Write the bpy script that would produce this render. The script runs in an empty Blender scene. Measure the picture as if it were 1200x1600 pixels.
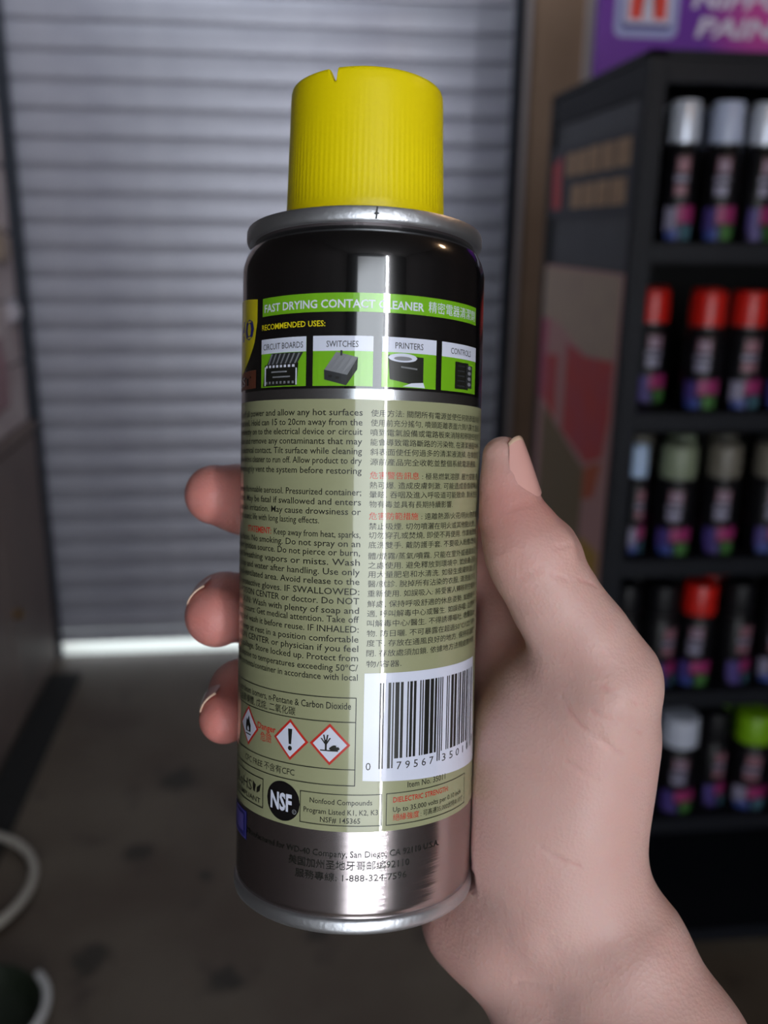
import bpy, bmesh, math, random
import numpy as np
from mathutils import Vector, Matrix

random.seed(7)
scene = bpy.context.scene
C = scene.collection
R_ = math.radians

# ------------------------------------------------------------------ camera
cam_data = bpy.data.cameras.new('camera')
cam = bpy.data.objects.new('camera', cam_data)
C.objects.link(cam)
scene.camera = cam
yaw, pitch, roll = R_(6.3), R_(16.8), 0.0134
Fw = Vector((math.sin(yaw) * math.cos(pitch), math.cos(yaw) * math.cos(pitch), -math.sin(pitch)))
Rt = Vector((math.cos(yaw), -math.sin(yaw), 0))
Dn = Fw.cross(Rt)
Rt2 = math.cos(roll) * Rt - math.sin(roll) * Dn
Dn2 = math.cos(roll) * Dn + math.sin(roll) * Rt
cam.matrix_world = Matrix((
    (Rt2.x, -Dn2.x, -Fw.x, 0), (Rt2.y, -Dn2.y, -Fw.y, 0), (Rt2.z, -Dn2.z, -Fw.z, 1.40), (0, 0, 0, 1)))
cam_data.sensor_fit = 'VERTICAL'
cam_data.sensor_height = 36
cam_data.lens = 1450 / 1600 * 36
cam_data.clip_start = .01
cam_data.dof.use_dof = True
cam_data.dof.focus_distance = .186
cam_data.dof.aperture_fstop = 12.5

# ------------------------------------------------------------------ world, view, lights
scene.view_settings.view_transform = 'Standard'
scene.view_settings.look = 'None'
scene.view_settings.gamma = 1
scene.view_settings.use_curve_mapping = False
scene.view_settings.exposure = 0
world = bpy.data.worlds.new('world')
scene.world = world
world.use_nodes = True
world.node_tree.nodes['Background'].inputs[0].default_value = (.86, .93, 1, 1)
world.node_tree.nodes['Background'].inputs[1].default_value = 3.4


def area(name, loc, target, sx, sy, power, col):
    l = bpy.data.lights.new(name, 'AREA')
    l.shape = 'RECTANGLE'
    l.size, l.size_y = sx, sy
    l.energy = power
    l.color = col
    o = bpy.data.objects.new(name, l)
    C.objects.link(o)
    o.location = loc
    o.rotation_euler = (Vector(target) - Vector(loc)).to_track_quat('-Z', 'Y').to_euler()
    return o


# daylight that comes in through the open shop door behind the photographer
area('door_daylight', (.11, -1.97, 1.84), (.11, 0, 1.84), 1.02, 1.32, 5.0, (.88, .93, 1))
# added dim brownish light below it, for the can's bare steel to reflect
area('steel_fill', (.11, -1.97, .58), (.11, 0, .58), 1.02, 1.1, 1.1, (1, .72, .6))
# glow of the ceiling tube over the shutter
area('tube_glow_front', (-.15, 2.25, 2.62), (-.15, 3.0, 1.5), 1.15, .12, 7, (.84, .91, 1))
# warm bulb on the right
bl = bpy.data.lights.new('bulb_glow', 'POINT')
bl.energy = 3.6
bl.color = (1, .62, .36)
bl.shadow_soft_size = .05
bo = bpy.data.objects.new('bulb_glow', bl)
C.objects.link(bo)
bo.location = (.92, .38, 2.1)


# ------------------------------------------------------------------ materials
def rgb(r, g, b):
    return tuple(((c / 255) / 12.92 if c / 255 <= .04045 else ((c / 255 + .055) / 1.055) ** 2.4) for c in (r, g, b)) + (1,)


def mat(name, col, rough=.5, metal=0., bump=0., bscale=200., mix=None, mscale=8., coat=0., emit=None, sss=0., spec=.5, aniso=0., stretch=None):
    m = bpy.data.materials.new(name)
    m.use_nodes = True
    nt = m.node_tree
    b = nt.nodes['Principled BSDF']
    b.inputs['Base Color'].default_value = col
    b.inputs['Roughness'].default_value = rough
    b.inputs['Metallic'].default_value = metal
    b.inputs['Specular IOR Level'].default_value = spec
    b.inputs['Coat Weight'].default_value = coat
    b.inputs['Coat Roughness'].default_value = .05
    b.inputs['Anisotropic'].default_value = aniso
    if emit:
        b.inputs['Emission Color'].default_value = emit[0]
        b.inputs['Emission Strength'].default_value = emit[1]
    tc = nt.nodes.new('ShaderNodeTexCoord')
    src = tc.outputs['Object']
    if stretch:
        mp = nt.nodes.new('ShaderNodeMapping')
        mp.inputs['Scale'].default_value = stretch
        nt.links.new(src, mp.inputs[0])
        src = mp.outputs[0]
    if mix:
        n = nt.nodes.new('ShaderNodeTexNoise')
        n.inputs['Scale'].default_value = mscale
        n.inputs['Detail'].default_value = 6
        nt.links.new(src, n.inputs['Vector'])
        mx = nt.nodes.new('ShaderNodeMix')
        mx.data_type = 'RGBA'
        mx.inputs['A'].default_value = col
        mx.inputs['B'].default_value = mix
        rp = nt.nodes.new('ShaderNodeMapRange')
        rp.inputs['From Min'].default_value = .35
        rp.inputs['From Max'].default_value = .65
        nt.links.new(n.outputs['Fac'], rp.inputs['Value'])
        nt.links.new(rp.outputs[0], mx.inputs['Factor'])
        nt.links.new(mx.outputs['Result'], b.inputs['Base Color'])
    if bump:
        n2 = nt.nodes.new('ShaderNodeTexNoise')
        n2.inputs['Scale'].default_value = bscale
        n2.inputs['Detail'].default_value = 4
        nt.links.new(src, n2.inputs['Vector'])
        bp = nt.nodes.new('ShaderNodeBump')
        bp.inputs['Strength'].default_value = bump
        bp.inputs['Distance'].default_value = .001
        nt.links.new(n2.outputs['Fac'], bp.inputs['Height'])
        nt.links.new(bp.outputs[0], b.inputs['Normal'])
    return m


M_slat = mat('shutter steel', rgb(176, 176, 186), .36, .3, .2, 60, rgb(160, 160, 172), 5)
M_rail = mat('rail steel', rgb(52, 56, 66), .45, .4)
M_brown = mat('brown painted wall', rgb(166, 136, 112), .7, 0, .2, 90, rgb(154, 124, 100), 4)
M_pale = mat('pale plaster', rgb(182, 170, 168), .7, 0, .2, 90)
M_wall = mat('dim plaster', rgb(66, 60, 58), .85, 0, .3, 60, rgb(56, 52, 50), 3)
M_ceil = mat('ceiling board', rgb(84, 80, 78), .9, 0, .2, 40)
M_black = mat('black powder coat', rgb(15, 18, 25), .55, 0, .1, 300, spec=.25)
M_mesh = mat('dark side sheet', rgb(38, 41, 44), .4, 0, .1, 300, rgb(30, 32, 34), 12)
M_dark = mat('matte black', rgb(14, 14, 15), .6)
M_grey = mat('grey laminate', rgb(124, 108, 102), .55, 0, .1, 80, rgb(112, 98, 94), 3, spec=.3)
M_board = mat('mauve grey board', rgb(205, 192, 190), .6, 0, .1, 80, rgb(180, 160, 160), 9)
M_white = mat('white plastic', rgb(205, 205, 205), .4, 0, .05, 80)
M_hose = mat('pale hose rubber', rgb(176, 170, 160), .45, 0, .1, 80)
M_green = mat('dark green rubber', rgb(24, 34, 20), .6, 0, .2, 80)
M_rubber = mat('black rubber', rgb(15, 15, 14), .75, 0, .4, 120)
M_brass = mat('brass', rgb(200, 160, 90), .3, 1)
M_pave = mat('pale pavement', rgb(205, 208, 200), .9, 0, .3, 40)
M_tube = mat('lit tube', rgb(240, 245, 255), .5, emit=((.86, .93, 1, 1), 9))
M_streak = mat('lit vertical tube', rgb(240, 245, 255), .5, emit=((.93, .95, 1, 1), 100))
M_bulb = mat('lit bulb', rgb(255, 230, 190), .5, emit=((1, .62, .36, 1), 40))


def floor_material():
    m = bpy.data.materials.new('stained concrete')
    m.use_nodes = True
    nt = m.node_tree
    N, K = nt.nodes, nt.links
    b = N['Principled BSDF']
    b.inputs['Roughness'].default_value = .6
    geo = N.new('ShaderNodeNewGeometry')

    def noise(s, d=6):
        n = N.new('ShaderNodeTexNoise')
        n.inputs['Scale'].default_value = s
        n.inputs['Detail'].default_value = d
        K.new(geo.outputs['Position'], n.inputs['Vector'])
        return n.outputs['Fac']

    def mapr(v, a, b_, c=0., d=1.):
        r = N.new('ShaderNodeMapRange')
        r.inputs['From Min'].default_value, r.inputs['From Max'].default_value = a, b_
        r.inputs['To Min'].default_value, r.inputs['To Max'].default_value = c, d
        K.new(v, r.inputs['Value'])
        return r.outputs[0]

    def mixc(a, bcol, f):
        x = N.new('ShaderNodeMix')
        x.data_type = 'RGBA'
        if isinstance(a, tuple):
            x.inputs['A'].default_value = a
        else:
            K.new(a, x.inputs['A'])
        x.inputs['B'].default_value = bcol
        K.new(f, x.inputs['Factor'])
        return x.outputs['Result']
    col = mixc(rgb(98, 88, 76), rgb(78, 65, 54), mapr(noise(2.2), .38, .62))
    col = mixc(col, rgb(62, 52, 46), mapr(noise(9), .60, .70, 0, .7))
    # oil spots with outlines of their own
    for (x, y, r) in ((-.197, 1.80, .022), (-.406, 1.57, .045), (.462, 1.49, .05), (-.137, 1.49, .04), (-.36, 1.9, .04), (.2, 1.7, .035), (-.3, 2.2, .06), (.05, 1.6, .03)):
        d = N.new('ShaderNodeVectorMath')
        d.operation = 'DISTANCE'
        K.new(geo.outputs['Position'], d.inputs[0])
        d.inputs[1].default_value = (x, y, 0)
        ad = N.new('ShaderNodeMath')
        ad.operation = 'MULTIPLY_ADD'
        K.new(noise(26, 3), ad.inputs[0])
        ad.inputs[1].default_value = r * 1.6
        K.new(d.outputs['Value'], ad.inputs[2])
        col = mixc(col, rgb(30, 27, 20), mapr(ad.outputs[0], r * 1.9, r * 1.35, 0, .75))
    K.new(col, b.inputs['Base Color'])
    bp = N.new('ShaderNodeBump')
    bp.inputs['Strength'].default_value = .3
    bp.inputs['Distance'].default_value = .002
    K.new(noise(60), bp.inputs['Height'])
    K.new(bp.outputs[0], b.inputs['Normal'])
    return m


M_floor = floor_material()


# ------------------------------------------------------------------ helpers
def link(name, me, m, parent=None, smooth=False):
    o = bpy.data.objects.new(name, me)
    C.objects.link(o)
    if m is not None:
        for x in (m if isinstance(m, (list, tuple)) else [m]):
            me.materials.append(x)
    if smooth:
        me.polygons.foreach_set('use_smooth', [True] * len(me.polygons))
    if parent is not None:
        o.parent = parent
    return o


def mesh(name, verts, faces, m, parent=None, smooth=False, idx=None):
    me = bpy.data.meshes.new(name)
    me.from_pydata([tuple(map(float, v)) for v in verts], [], faces)
    o = link(name, me, m, parent, smooth)
    if idx is not None:
        me.polygons.foreach_set('material_index', idx)
    me.update()
    return o


def boxes(name, bl, m, parent=None, bev=0.):
    """one mesh out of one or more boxes (x0,x1,y0,y1,z0,z1)"""
    bm = bmesh.new()
    for (x0, x1, y0, y1, z0, z1) in bl:
        r = bmesh.ops.create_cube(bm, size=1)
        for v in r['verts']:
            v.co = Vector(((x0 + x1) / 2 + v.co.x * (x1 - x0), (y0 + y1) / 2 + v.co.y * (y1 - y0), (z0 + z1) / 2 + v.co.z * (z1 - z0)))
    if bev:
        bmesh.ops.bevel(bm, geom=list(bm.edges), offset=bev, segments=2, affect='EDGES', profile=.6)
    me = bpy.data.meshes.new(name)
    bm.to_mesh(me)
    bm.free()
    return link(name, me, m, parent)


def lathe(name, prof, m, parent=None, n=48, idx=None, smooth=True, cap=False):
    """prof: list of (r, z)"""
    vs, fs, mi = [], [], []
    for (r, z) in prof:
        for k in range(n):
            a = 2 * math.pi * k / n
            vs.append((r * math.cos(a), r * math.sin(a), z))
    for j in range(len(prof) - 1):
        for k in range(n):
            k2 = (k + 1) % n
            fs.append((j * n + k, j * n + k2, (j + 1) * n + k2, (j + 1) * n + k))
            mi.append(idx[j] if idx else 0)
    if cap:
        fs.append(tuple(reversed(range(n))))
        fs.append(tuple(range((len(prof) - 1) * n, len(prof) * n)))
        mi += [mi[0], mi[-1]]
    o = mesh(name, vs, fs, m, parent, smooth, mi)
    o.data.set_sharp_from_angle(angle=R_(40))
    return o


def tube_mesh(name, pts, r, m, parent=None, n=10, closed=False, rf=None):
    vs, fs = [], []
    P = [Vector(p) for p in pts]
    L = len(P)
    up = Vector((0, 0, 1))
    for i, p in enumerate(P):
        a = P[(i - 1) % L] if (closed or i > 0) else P[i]
        b = P[(i + 1) % L] if (closed or i < L - 1) else P[i]
        t = (b - a).normalized()
        s = t.cross(up)
        s = s.normalized() if s.length > 1e-4 else Vector((1, 0, 0))
        w = s.cross(t)
        rr = rf[i] if rf else r
        for k in range(n):
            q = 2 * math.pi * k / n
            vs.append(p + rr * (math.cos(q) * s + math.sin(q) * w))
    for i in range(L if closed else L - 1):
        for k in range(n):
            i2, k2 = (i + 1) % L, (k + 1) % n
            fs.append((i * n + k, i * n + k2, i2 * n + k2, i2 * n + k))
    if not closed:
        fs.append(tuple(reversed(range(n))))
        fs.append(tuple(range((L - 1) * n, L * n)))
    return mesh(name, vs, fs, m, parent, True)


def tag(o, label, cat, group=None):
    o['label'] = label
    o['category'] = cat
    if group:
        o['group'] = group
    return o


def thing(name, label, cat, loc=(0, 0, 0), group=None):
    o = bpy.data.objects.new(name, None)
    o.empty_display_size = .02
    C.objects.link(o)
    o.location = loc
    return tag(o, label, cat, group)


def struct(o):
    o['kind'] = 'structure'
    return o


# ------------------------------------------------------------------ the shop shell
struct(boxes('floor', [(-.95, 1.75, -2.1, 2.995, -.1, 0)], M_floor))
struct(boxes('ceiling', [(-.95, 1.75, -2.1, 3.14, 2.7, 2.8)], M_ceil))
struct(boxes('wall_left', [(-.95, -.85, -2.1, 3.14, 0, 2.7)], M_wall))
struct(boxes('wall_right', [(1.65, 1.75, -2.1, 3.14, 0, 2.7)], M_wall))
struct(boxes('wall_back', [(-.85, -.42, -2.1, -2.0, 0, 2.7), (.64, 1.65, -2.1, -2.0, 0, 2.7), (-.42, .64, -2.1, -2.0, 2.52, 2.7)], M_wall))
struct(boxes('wall_front', [(.752, 1.65, 3.0, 3.14, 0, 2.7), (-.85, -.81, 3.0, 3.14, 0, 2.7)], M_brown))
struct(boxes('trim_1', [(.727, .752, 2.985, 3.14, 0, 2.7)], M_pale, bev=.003))       # pale edge strip beside the shutter rail
struct(boxes('trim_2', [(.915, 1.65, 2.97, 3.0, 0, 2.7)], M_pale, bev=.003))         # pale pilaster behind the rack
struct(boxes('trim_3', [(-.46, -.42, -2.02, -1.985, 0, 2.52), (.64, .66, -2.02, -1.985, 0, 2.52), (-.46, .66, -2.02, -1.985, 2.52, 2.56)], M_rail))
struct(boxes('pavement', [(-2, 3, 2.995, 7, -.1, -.001)], M_pave))

# roller shutter: every slat its own piece
sh = thing('roller_shutter', 'grey steel roller shutter, nearly closed, with daylight under its bottom edge', 'shutter', (-.04, 3.02, 0))
PITCH = .0785


def slat_mesh():
    pr = [(.004, 0), (.004, .0065), (-.006, .0080), (-.0078, .012), (-.0085, .025), (-.0088, .045), (-.0085, .066), (-.0070, .0760), (.004, .0778), (.010, .0785),
          (.012, .0785), (.0, .062), (-.002, .045), (0, .03), (.004, .014), (.010, .0)]
    n = len(pr)
    vs = [(x, y, z) for x in (-.765, .745) for (y, z) in pr]
    fs = [(k, (k + 1) % n, n + (k + 1) % n, n + k) for k in range(n)]
    fs += [tuple(reversed(range(n))), tuple(range(n, 2 * n))]
    me = bpy.data.meshes.new('slat')
    me.from_pydata(vs, [], fs)
    me.materials.append(M_slat)
    me.polygons.foreach_set('use_smooth', [True] * len(me.polygons))
    me.set_sharp_from_angle(angle=R_(45))
    return me


sm = slat_mesh()
for k in range(33):
    o = bpy.data.objects.new('slat', sm)
    C.objects.link(o)
    o.parent = sh
    o.location = (0, 0, .078 + k * PITCH)
boxes('bottom_bar', [(-.765, .745, -.012, .006, .040, .077)], M_slat, sh, .003)
boxes('guide_rail', [(-.81 + .04, -.765 + .04, -.045, -.018, 0, 2.7), (-.81 + .04, -.79 + .04, -.045, .03, 0, 2.7)], M_rail, sh, .002)
boxes('guide_rail', [(.70 + .04, .727 + .04, -.045, -.018, 0, 2.7), (.715 + .04, .727 + .04, -.045, .03, 0, 2.7)], M_rail, sh, .002)
boxes('hood', [(-.77, .79, -.2, .06, 2.52, 2.7)], M_slat, sh, .01)

# lamps
for nm, lx, ly, lab in (('ceiling_lamp', -.15, 2.25, 'white ceiling batten with a lit fluorescent tube, in front of the shutter'),):
    t = thing(nm, lab, 'lamp', (lx, ly, 2.64))
    boxes('batten', [(-.62, .62, -.03, .03, .02, .06)], M_white, t, .004)
    tube_mesh('tube', [(-.6, 0, .002), (.6, 0, .002)], .013, M_tube, t)
    for s in (-1, 1):
        boxes('socket', [(s * .6 - .01, s * .6 + .01, -.015, .015, -.014, .02)], M_white, t, .002)
t = thing('vertical_lamp', 'lit vertical tube lamp on the wall beside the shop door', 'lamp', (.715, -1.96, .85))
boxes('batten', [(-.035, .035, -.04, -.02, 0, 1.75)], M_white, t, .003)
tube_mesh('tube', [(0, 0, .03), (0, 0, 1.72)], .017, M_streak, t, 14)
t = thing('pendant_bulb', 'bare warm bulb hanging from the ceiling on a black cord', 'lamp', (.92, .38, 2.1))
tube_mesh('cord', [(0, 0, .1), (0, 0, .6)], .003, M_dark, t, 6)
lathe('socket', [(.001, .1), (.016, .1), (.018, .06), (.014, .045), (.001, .045)], M_dark, t, 16)
lathe('bulb', [(.012, .045), (.016, .03), (.036, .0), (.033, -.022), (.016, -.038), (.001, -.041)], M_bulb, t, 20)

# ------------------------------------------------------------------ left side furniture
cab = thing('wall_cabinet', 'low grey laminate cabinet against the left wall by the shutter', 'cabinet', (-.80, 2.4, 0))
boxes('body', [(-.05, .018, -.38, .55, 0, .80)], M_grey, cab, .004)
boxes('top', [(-.05, .030, -.39, .56, .80, .822)], M_grey, cab, .004)
for y0, y1 in ((-.37, .08), (.09, .54)):
    d_ = boxes('door', [(.018, .026, y0, y1, .02, .79)], M_grey, cab, .003)
    k_ = lathe('knob', [(.001, 0), (.012, .0), (.014, .012), (.007, .02), (.001, .022)], M_brass, d_, 16)
    k_.matrix_local = Matrix.Translation((.026, y0 + .04 if y0 < -.3 else y0 + .06, .34)) @ Matrix.Rotation(R_(90), 4, 'Y')
pan = thing('wall_display', 'mauve grey board with hanging packets above the grey cabinet', 'display board', (-.80, 2.4, .83))
for k in range(7):
    boxes('plank', [(-.05, .014, -.9, .53, k * .185, k * .185 + .176)], M_board, pan, .004)
boxes('frame_post', [(-.05, .02, .53, .55, 0, 1.3)], M_rail, pan, .003)
boxes('frame_post', [(-.05, .02, -.92, -.9, 0, 1.3)], M_rail, pan, .003)
M_pinkp = mat('pink card', rgb(158, 118, 122), .5)
M_whitep = mat('white card', rgb(208, 200, 206), .4)
M_tanp = mat('tan card', rgb(160, 138, 120), .5)
packs = [(2.62, .905, .20, .20, M_pinkp, 'pink packet hanging lowest on the left display board'),
         (2.86, 1.13, .10, .07, M_whitep, 'small white packet hanging midway up the left display board'),
         (2.80, 1.30, .12, .10, M_tanp, 'tan packet hanging high on the left display board'),
         (2.48, .93, .055, .15, M_whitep, 'narrow white packet low at the left picture edge')]
for y, z, w, h, m_, lb in packs:
    t = thing('hanging_packet', lb, 'packet', (-.785, y, z))
    boxes('card', [(0, .004, -w / 2, w / 2, 0, h)], m_, t, .001)
    boxes('pouch', [(.004, .016, -w * .42, w * .42, .01, h * .7)], m_, t, .005)
    tube_mesh('hook', [(-.0, 0, h - .012), (.02, 0, h - .012), (.022, 0, h - .006)], .0015, M_rail, t, 6)

tag(boxes('rubber_mat_strip', [(-.772, -.672, .9, 2.835, 0, .012)], M_rubber, None, .003),
    'long black rubber strip lying on the floor along the grey cabinet', 'mat')
t = thing('hose_loop', 'pale rubber hose lying in a loop on the floor at the left', 'hose', (-.76, 1.775, 0))
pts = [((.192 if math.cos(a) > 0 else .06) * math.cos(a), .192 * math.sin(a), .026 + .008 * a / 6.3) for a in np.linspace(-2.6, 3.0, 60)]
tube_mesh('hose', pts, .0095, M_hose, t, 12)
lathe('fitting', [(.0105, 0), (.0125, .004), (.0125, .022), (.0105, .026), (.001, .026)], M_brass, t, 16).location = pts[-1]
t = thing('rubber_pan', 'shallow dark green rubber pan with a white curved handle on the floor', 'pan', (-.575, 1.405, 0))
lathe('pan_body', [(.001, .0), (.085, 0), (.1, .02), (.112, .045), (.117, .047), (.117, .042), (.104, .02), (.088, .008), (.001, .006)], M_green, t, 40)
tube_mesh('handle', [(.125 * math.cos(a), .125 * math.sin(a), .036 + .012 * math.cos(a)) for a in np.linspace(-1.0, .75, 24)], .008, M_white, t, 10)

# ------------------------------------------------------------------ paint rack
RX0, RX1, RY0, RY1, RZ = .545, 1.56, 1.45, 1.97, 1.663
rack = thing('display_rack', 'tall black steel display rack full of spray paint cans', 'rack', (RX0, RY0, 0))


def rb(name, x0, x1, y0, y1, z0, z1, m=M_black, bev=.002):
    return boxes(name, [(x0 - RX0, x1 - RX0, y0 - RY0, y1 - RY0, z0, z1)], m, rack, bev)


for (x, y) in ((RX0, RY0), (RX1 - .03, RY0), (RX0, RY1 - .03), (RX1 - .03, RY1 - .03)):
    rb('post', x, x + .030, y, y + .03, 0, RZ)
rb('top_panel', RX0, RX1, RY0, RY1, RZ - .012, RZ)
rb('top_rail', RX0 + .03, RX1 - .03, RY0 + .001, RY0 + .02, RZ - .045, RZ - .012)
rb('side_rail', RX0 + .002, RX0 + .02, RY0 + .03, RY1 - .03, RZ - .06, RZ - .012)
rb('side_panel', RX0 + .006, RX0 + .01, RY0 + .03, RY1 - .03, .05, RZ - .06, M_mesh, 0)
rb('side_panel', RX1 - .01, RX1 - .006, RY0 + .03, RY1 - .03, .05, RZ - .06, M_mesh, 0)
rb('back_panel', RX0 + .01, RX1 - .01, RY1 - .012, RY1 - .006, .05, RZ - .02, M_dark, 0)
LEV = [1.385, 1.115, .858, .602, .335, .075]
for z in LEV:
    s_ = rb('shelf', RX0 + .012, RX1 - .012, RY0 + .004, RY1 - .02, z - .008, z)
    boxes('shelf_lip', [(.03, RX1 - RX0 - .03, .0, .006, z - .026, z + .004)], M_black, s_, .0015)

# sheets fixed to the rack side
M_tan = mat('tan print', rgb(190, 156, 122), .6, 0, 0, 50, rgb(168, 134, 104), 40)
M_beige = mat('beige print', rgb(196, 176, 152), .6, 0, 0, 50, rgb(170, 148, 138), 30, stretch=(1, 6, .6))
M_red = mat('red print', rgb(200, 56, 44), .5, 0, 0, 50, rgb(186, 64, 76), 12)
M_pink = mat('pink print', rgb(186, 76, 110), .5)
M_rose = mat('rose print', rgb(190, 142, 138), .5)
M_brownp = mat('brown print', rgb(124, 106, 76), .6)
M_yellow = mat('ochre print', rgb(190, 150, 60), .6)
M_orange = mat('orange print', rgb(190, 92, 52), .6)
M_slate = mat('slate print', rgb(60, 62, 70), .6)


def sheet(parent, name, poly, x, m):
    """flat print on the rack side: poly in (y, z) world, thin"""
    n = len(poly)
    vs = [(x, y - RY0, z) for y, z in poly] + [(x + .0006, y - RY0, z) for y, z in poly]
    fs = [tuple(range(n)), tuple(reversed(range(n, 2 * n)))] + [(k, n + k, n + (k + 1) % n, (k + 1) % n) for k in range(n)]
    return mesh(name, vs, fs, m, parent)


card = thing('sign_sheet', 'small dark sheet with tan lettering shapes near the top of the rack side', 'sign', (RX0, RY0, 0))
sheet(card, 'backing', [(1.482, 1.43), (1.938, 1.43), (1.938, 1.56), (1.482, 1.56)], .0012, M_slate)
x_ = .0004
for (y0, y1, z0, z1) in ((1.50, 1.565, 1.505, 1.548), (1.575, 1.64, 1.505, 1.548), (1.65, 1.71, 1.505, 1.548), (1.72, 1.775, 1.505, 1.546), (1.785, 1.84, 1.505, 1.546),
                         (1.51, 1.585, 1.447, 1.489), (1.595, 1.655, 1.447, 1.489), (1.665, 1.73, 1.447, 1.488), (1.74, 1.80, 1.447, 1.488)):
    sheet(card, 'block_letter', [(y0, z0), (y1, z0), (y1, z1), (y0, z1)], x_, M_tan)
sheet(card, 'red_mark', [(1.868, 1.447), (1.925, 1.447), (1.93, 1.53), (1.875, 1.545)], x_, M_red)['label'] = 'red upright mark'
post = thing('wall_poster', 'large beige, red and brown poster on the side of the rack', 'poster', (RX0, RY0, 0))
sheet(post, 'backing', [(1.482, .60), (1.968, .60), (1.968, 1.34), (1.482, 1.34)], .0012, M_rose)
sheet(post, 'beige_field', [(1.50, 1.20), (1.65, 1.19), (1.83, 1.235), (1.94, 1.235), (1.955, 1.335), (1.495, 1.335)], x_, M_beige)
sheet(post, 'red_field', [(1.50, 1.10), (1.52, 1.03), (1.60, 1.0), (1.76, 1.03), (1.76, 1.20), (1.65, 1.187), (1.50, 1.197)], x_, M_red)
sheet(post, 'red_field', [(1.815, 1.04), (1.90, 1.07), (1.90, 1.16), (1.815, 1.17)], x_, M_red)
sheet(post, 'pink_field', [(1.91, 1.06), (1.965, 1.08), (1.96, 1.232), (1.90, 1.232)], x_, M_pink)
sheet(post, 'brown_field', [(1.61, .62), (1.90, .62), (1.90, 1.055), (1.61, .985)], x_ - .0002, M_brownp)
sheet(post, 'orange_field', [(1.55, .95), (1.605, .93), (1.605, .99), (1.52, 1.02)], x_ - .0002, M_orange)
sheet(post, 'ochre_field', [(1.50, .70), (1.60, .70), (1.60, .86), (1.50, .86)], x_, M_yellow)


# ------------------------------------------------------------------ text to mesh
def glyphs(text, res=2, offset=0.):
    if any(ord(ch) > 0x2e00 for ch in text):
        offset, res = 0., max(res, 2)
    cu = bpy.data.curves.new('t', 'FONT')
    cu.body = text
    cu.resolution_u = res
    cu.offset = offset
    ob = bpy.data.objects.new('t', cu)
    C.objects.link(ob)
    dg = bpy.context.evaluated_depsgraph_get()
    me = bpy.data.meshes.new_from_object(ob.evaluated_get(dg))
    n = len(me.vertices)
    co = np.empty(n * 3)
    me.vertices.foreach_get('co', co)
    fs = [tuple(p.vertices) for p in me.polygons]
    bpy.data.meshes.remove(me)
    bpy.data.objects.remove(ob)
    bpy.data.curves.remove(cu)
    return co.reshape(-1, 3)[:, :2], fs


# shop sign over the rack
M_purple = bpy.data.materials.new('purple and magenta print')
M_purple.use_nodes = True
nt = M_purple.node_tree
g_ = nt.nodes.new('ShaderNodeTexCoord')
dd = nt.nodes.new('ShaderNodeVectorMath')
dd.operation = 'DISTANCE'
nt.links.new(g_.outputs['Object'], dd.inputs[0])
dd.inputs[1].default_value = (.345, 0, .155)
mr = nt.nodes.new('ShaderNodeMapRange')
mr.inputs['From Min'].default_value = .04
mr.inputs['From Max'].default_value = .14
nt.links.new(dd.outputs['Value'], mr.inputs['Value'])
mx = nt.nodes.new('ShaderNodeMix')
mx.data_type = 'RGBA'
mx.inputs['A'].default_value = rgb(214, 74, 170)
mx.inputs['B'].default_value = rgb(112, 38, 168)
nt.links.new(mr.outputs[0], mx.inputs['Factor'])
nt.links.new(mx.outputs['Result'], nt.nodes['Principled BSDF'].inputs['Base Color'])
M_lav = mat('pale lavender print', rgb(176, 180, 228), .5)
M_ltr = mat('white lavender lettering', rgb(232, 224, 244), .5)
M_blue = mat('blue print', rgb(48, 58, 150), .5)
M_redl = mat('red logo print', rgb(240, 66, 48), .5)
sign = thing('paint_sign', 'purple and magenta paint sign with white lettering and square logo, on top of the rack', 'sign', (.615, 1.93, RZ))
boxes('panel', [(0, .93, 0, .02, 0, .42)], M_purple, sign, .002)


def flat_poly(name, pts, y, m, parent, th=.0015):
    n = len(pts)
    vs = [(x, y, z) for x, z in pts] + [(x, y - th, z) for x, z in pts]
    fs = [tuple(range(n)), tuple(reversed(range(n, 2 * n)))] + [(k, (k + 1) % n, n + (k + 1) % n, n + k) for k in range(n)]
    return mesh(name, vs, fs, m, parent)


def rrect(x0, x1, z0, z1, r, n=6):
    out = []
    for cx, cz, a0 in ((x1 - r, z0 + r, -90), (x1 - r, z1 - r, 0), (x0 + r, z1 - r, 90), (x0 + r, z0 + r, 180)):
        for k in range(n + 1):
            a = R_(a0 + 90 * k / n)
            out.append((cx + r * math.cos(a), cz + r * math.sin(a)))
    return out


lg = flat_poly('logo', rrect(.032, .159, .104, .235, .016), -.0002, M_lav, sign)
flat_poly('logo_field', rrect(.046, .145, .119, .222, .006), -.0018, M_blue, lg)
flat_poly('logo_field', rrect(.050, .143, .128, .219, .004), -.0034, M_ltr, lg)
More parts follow.
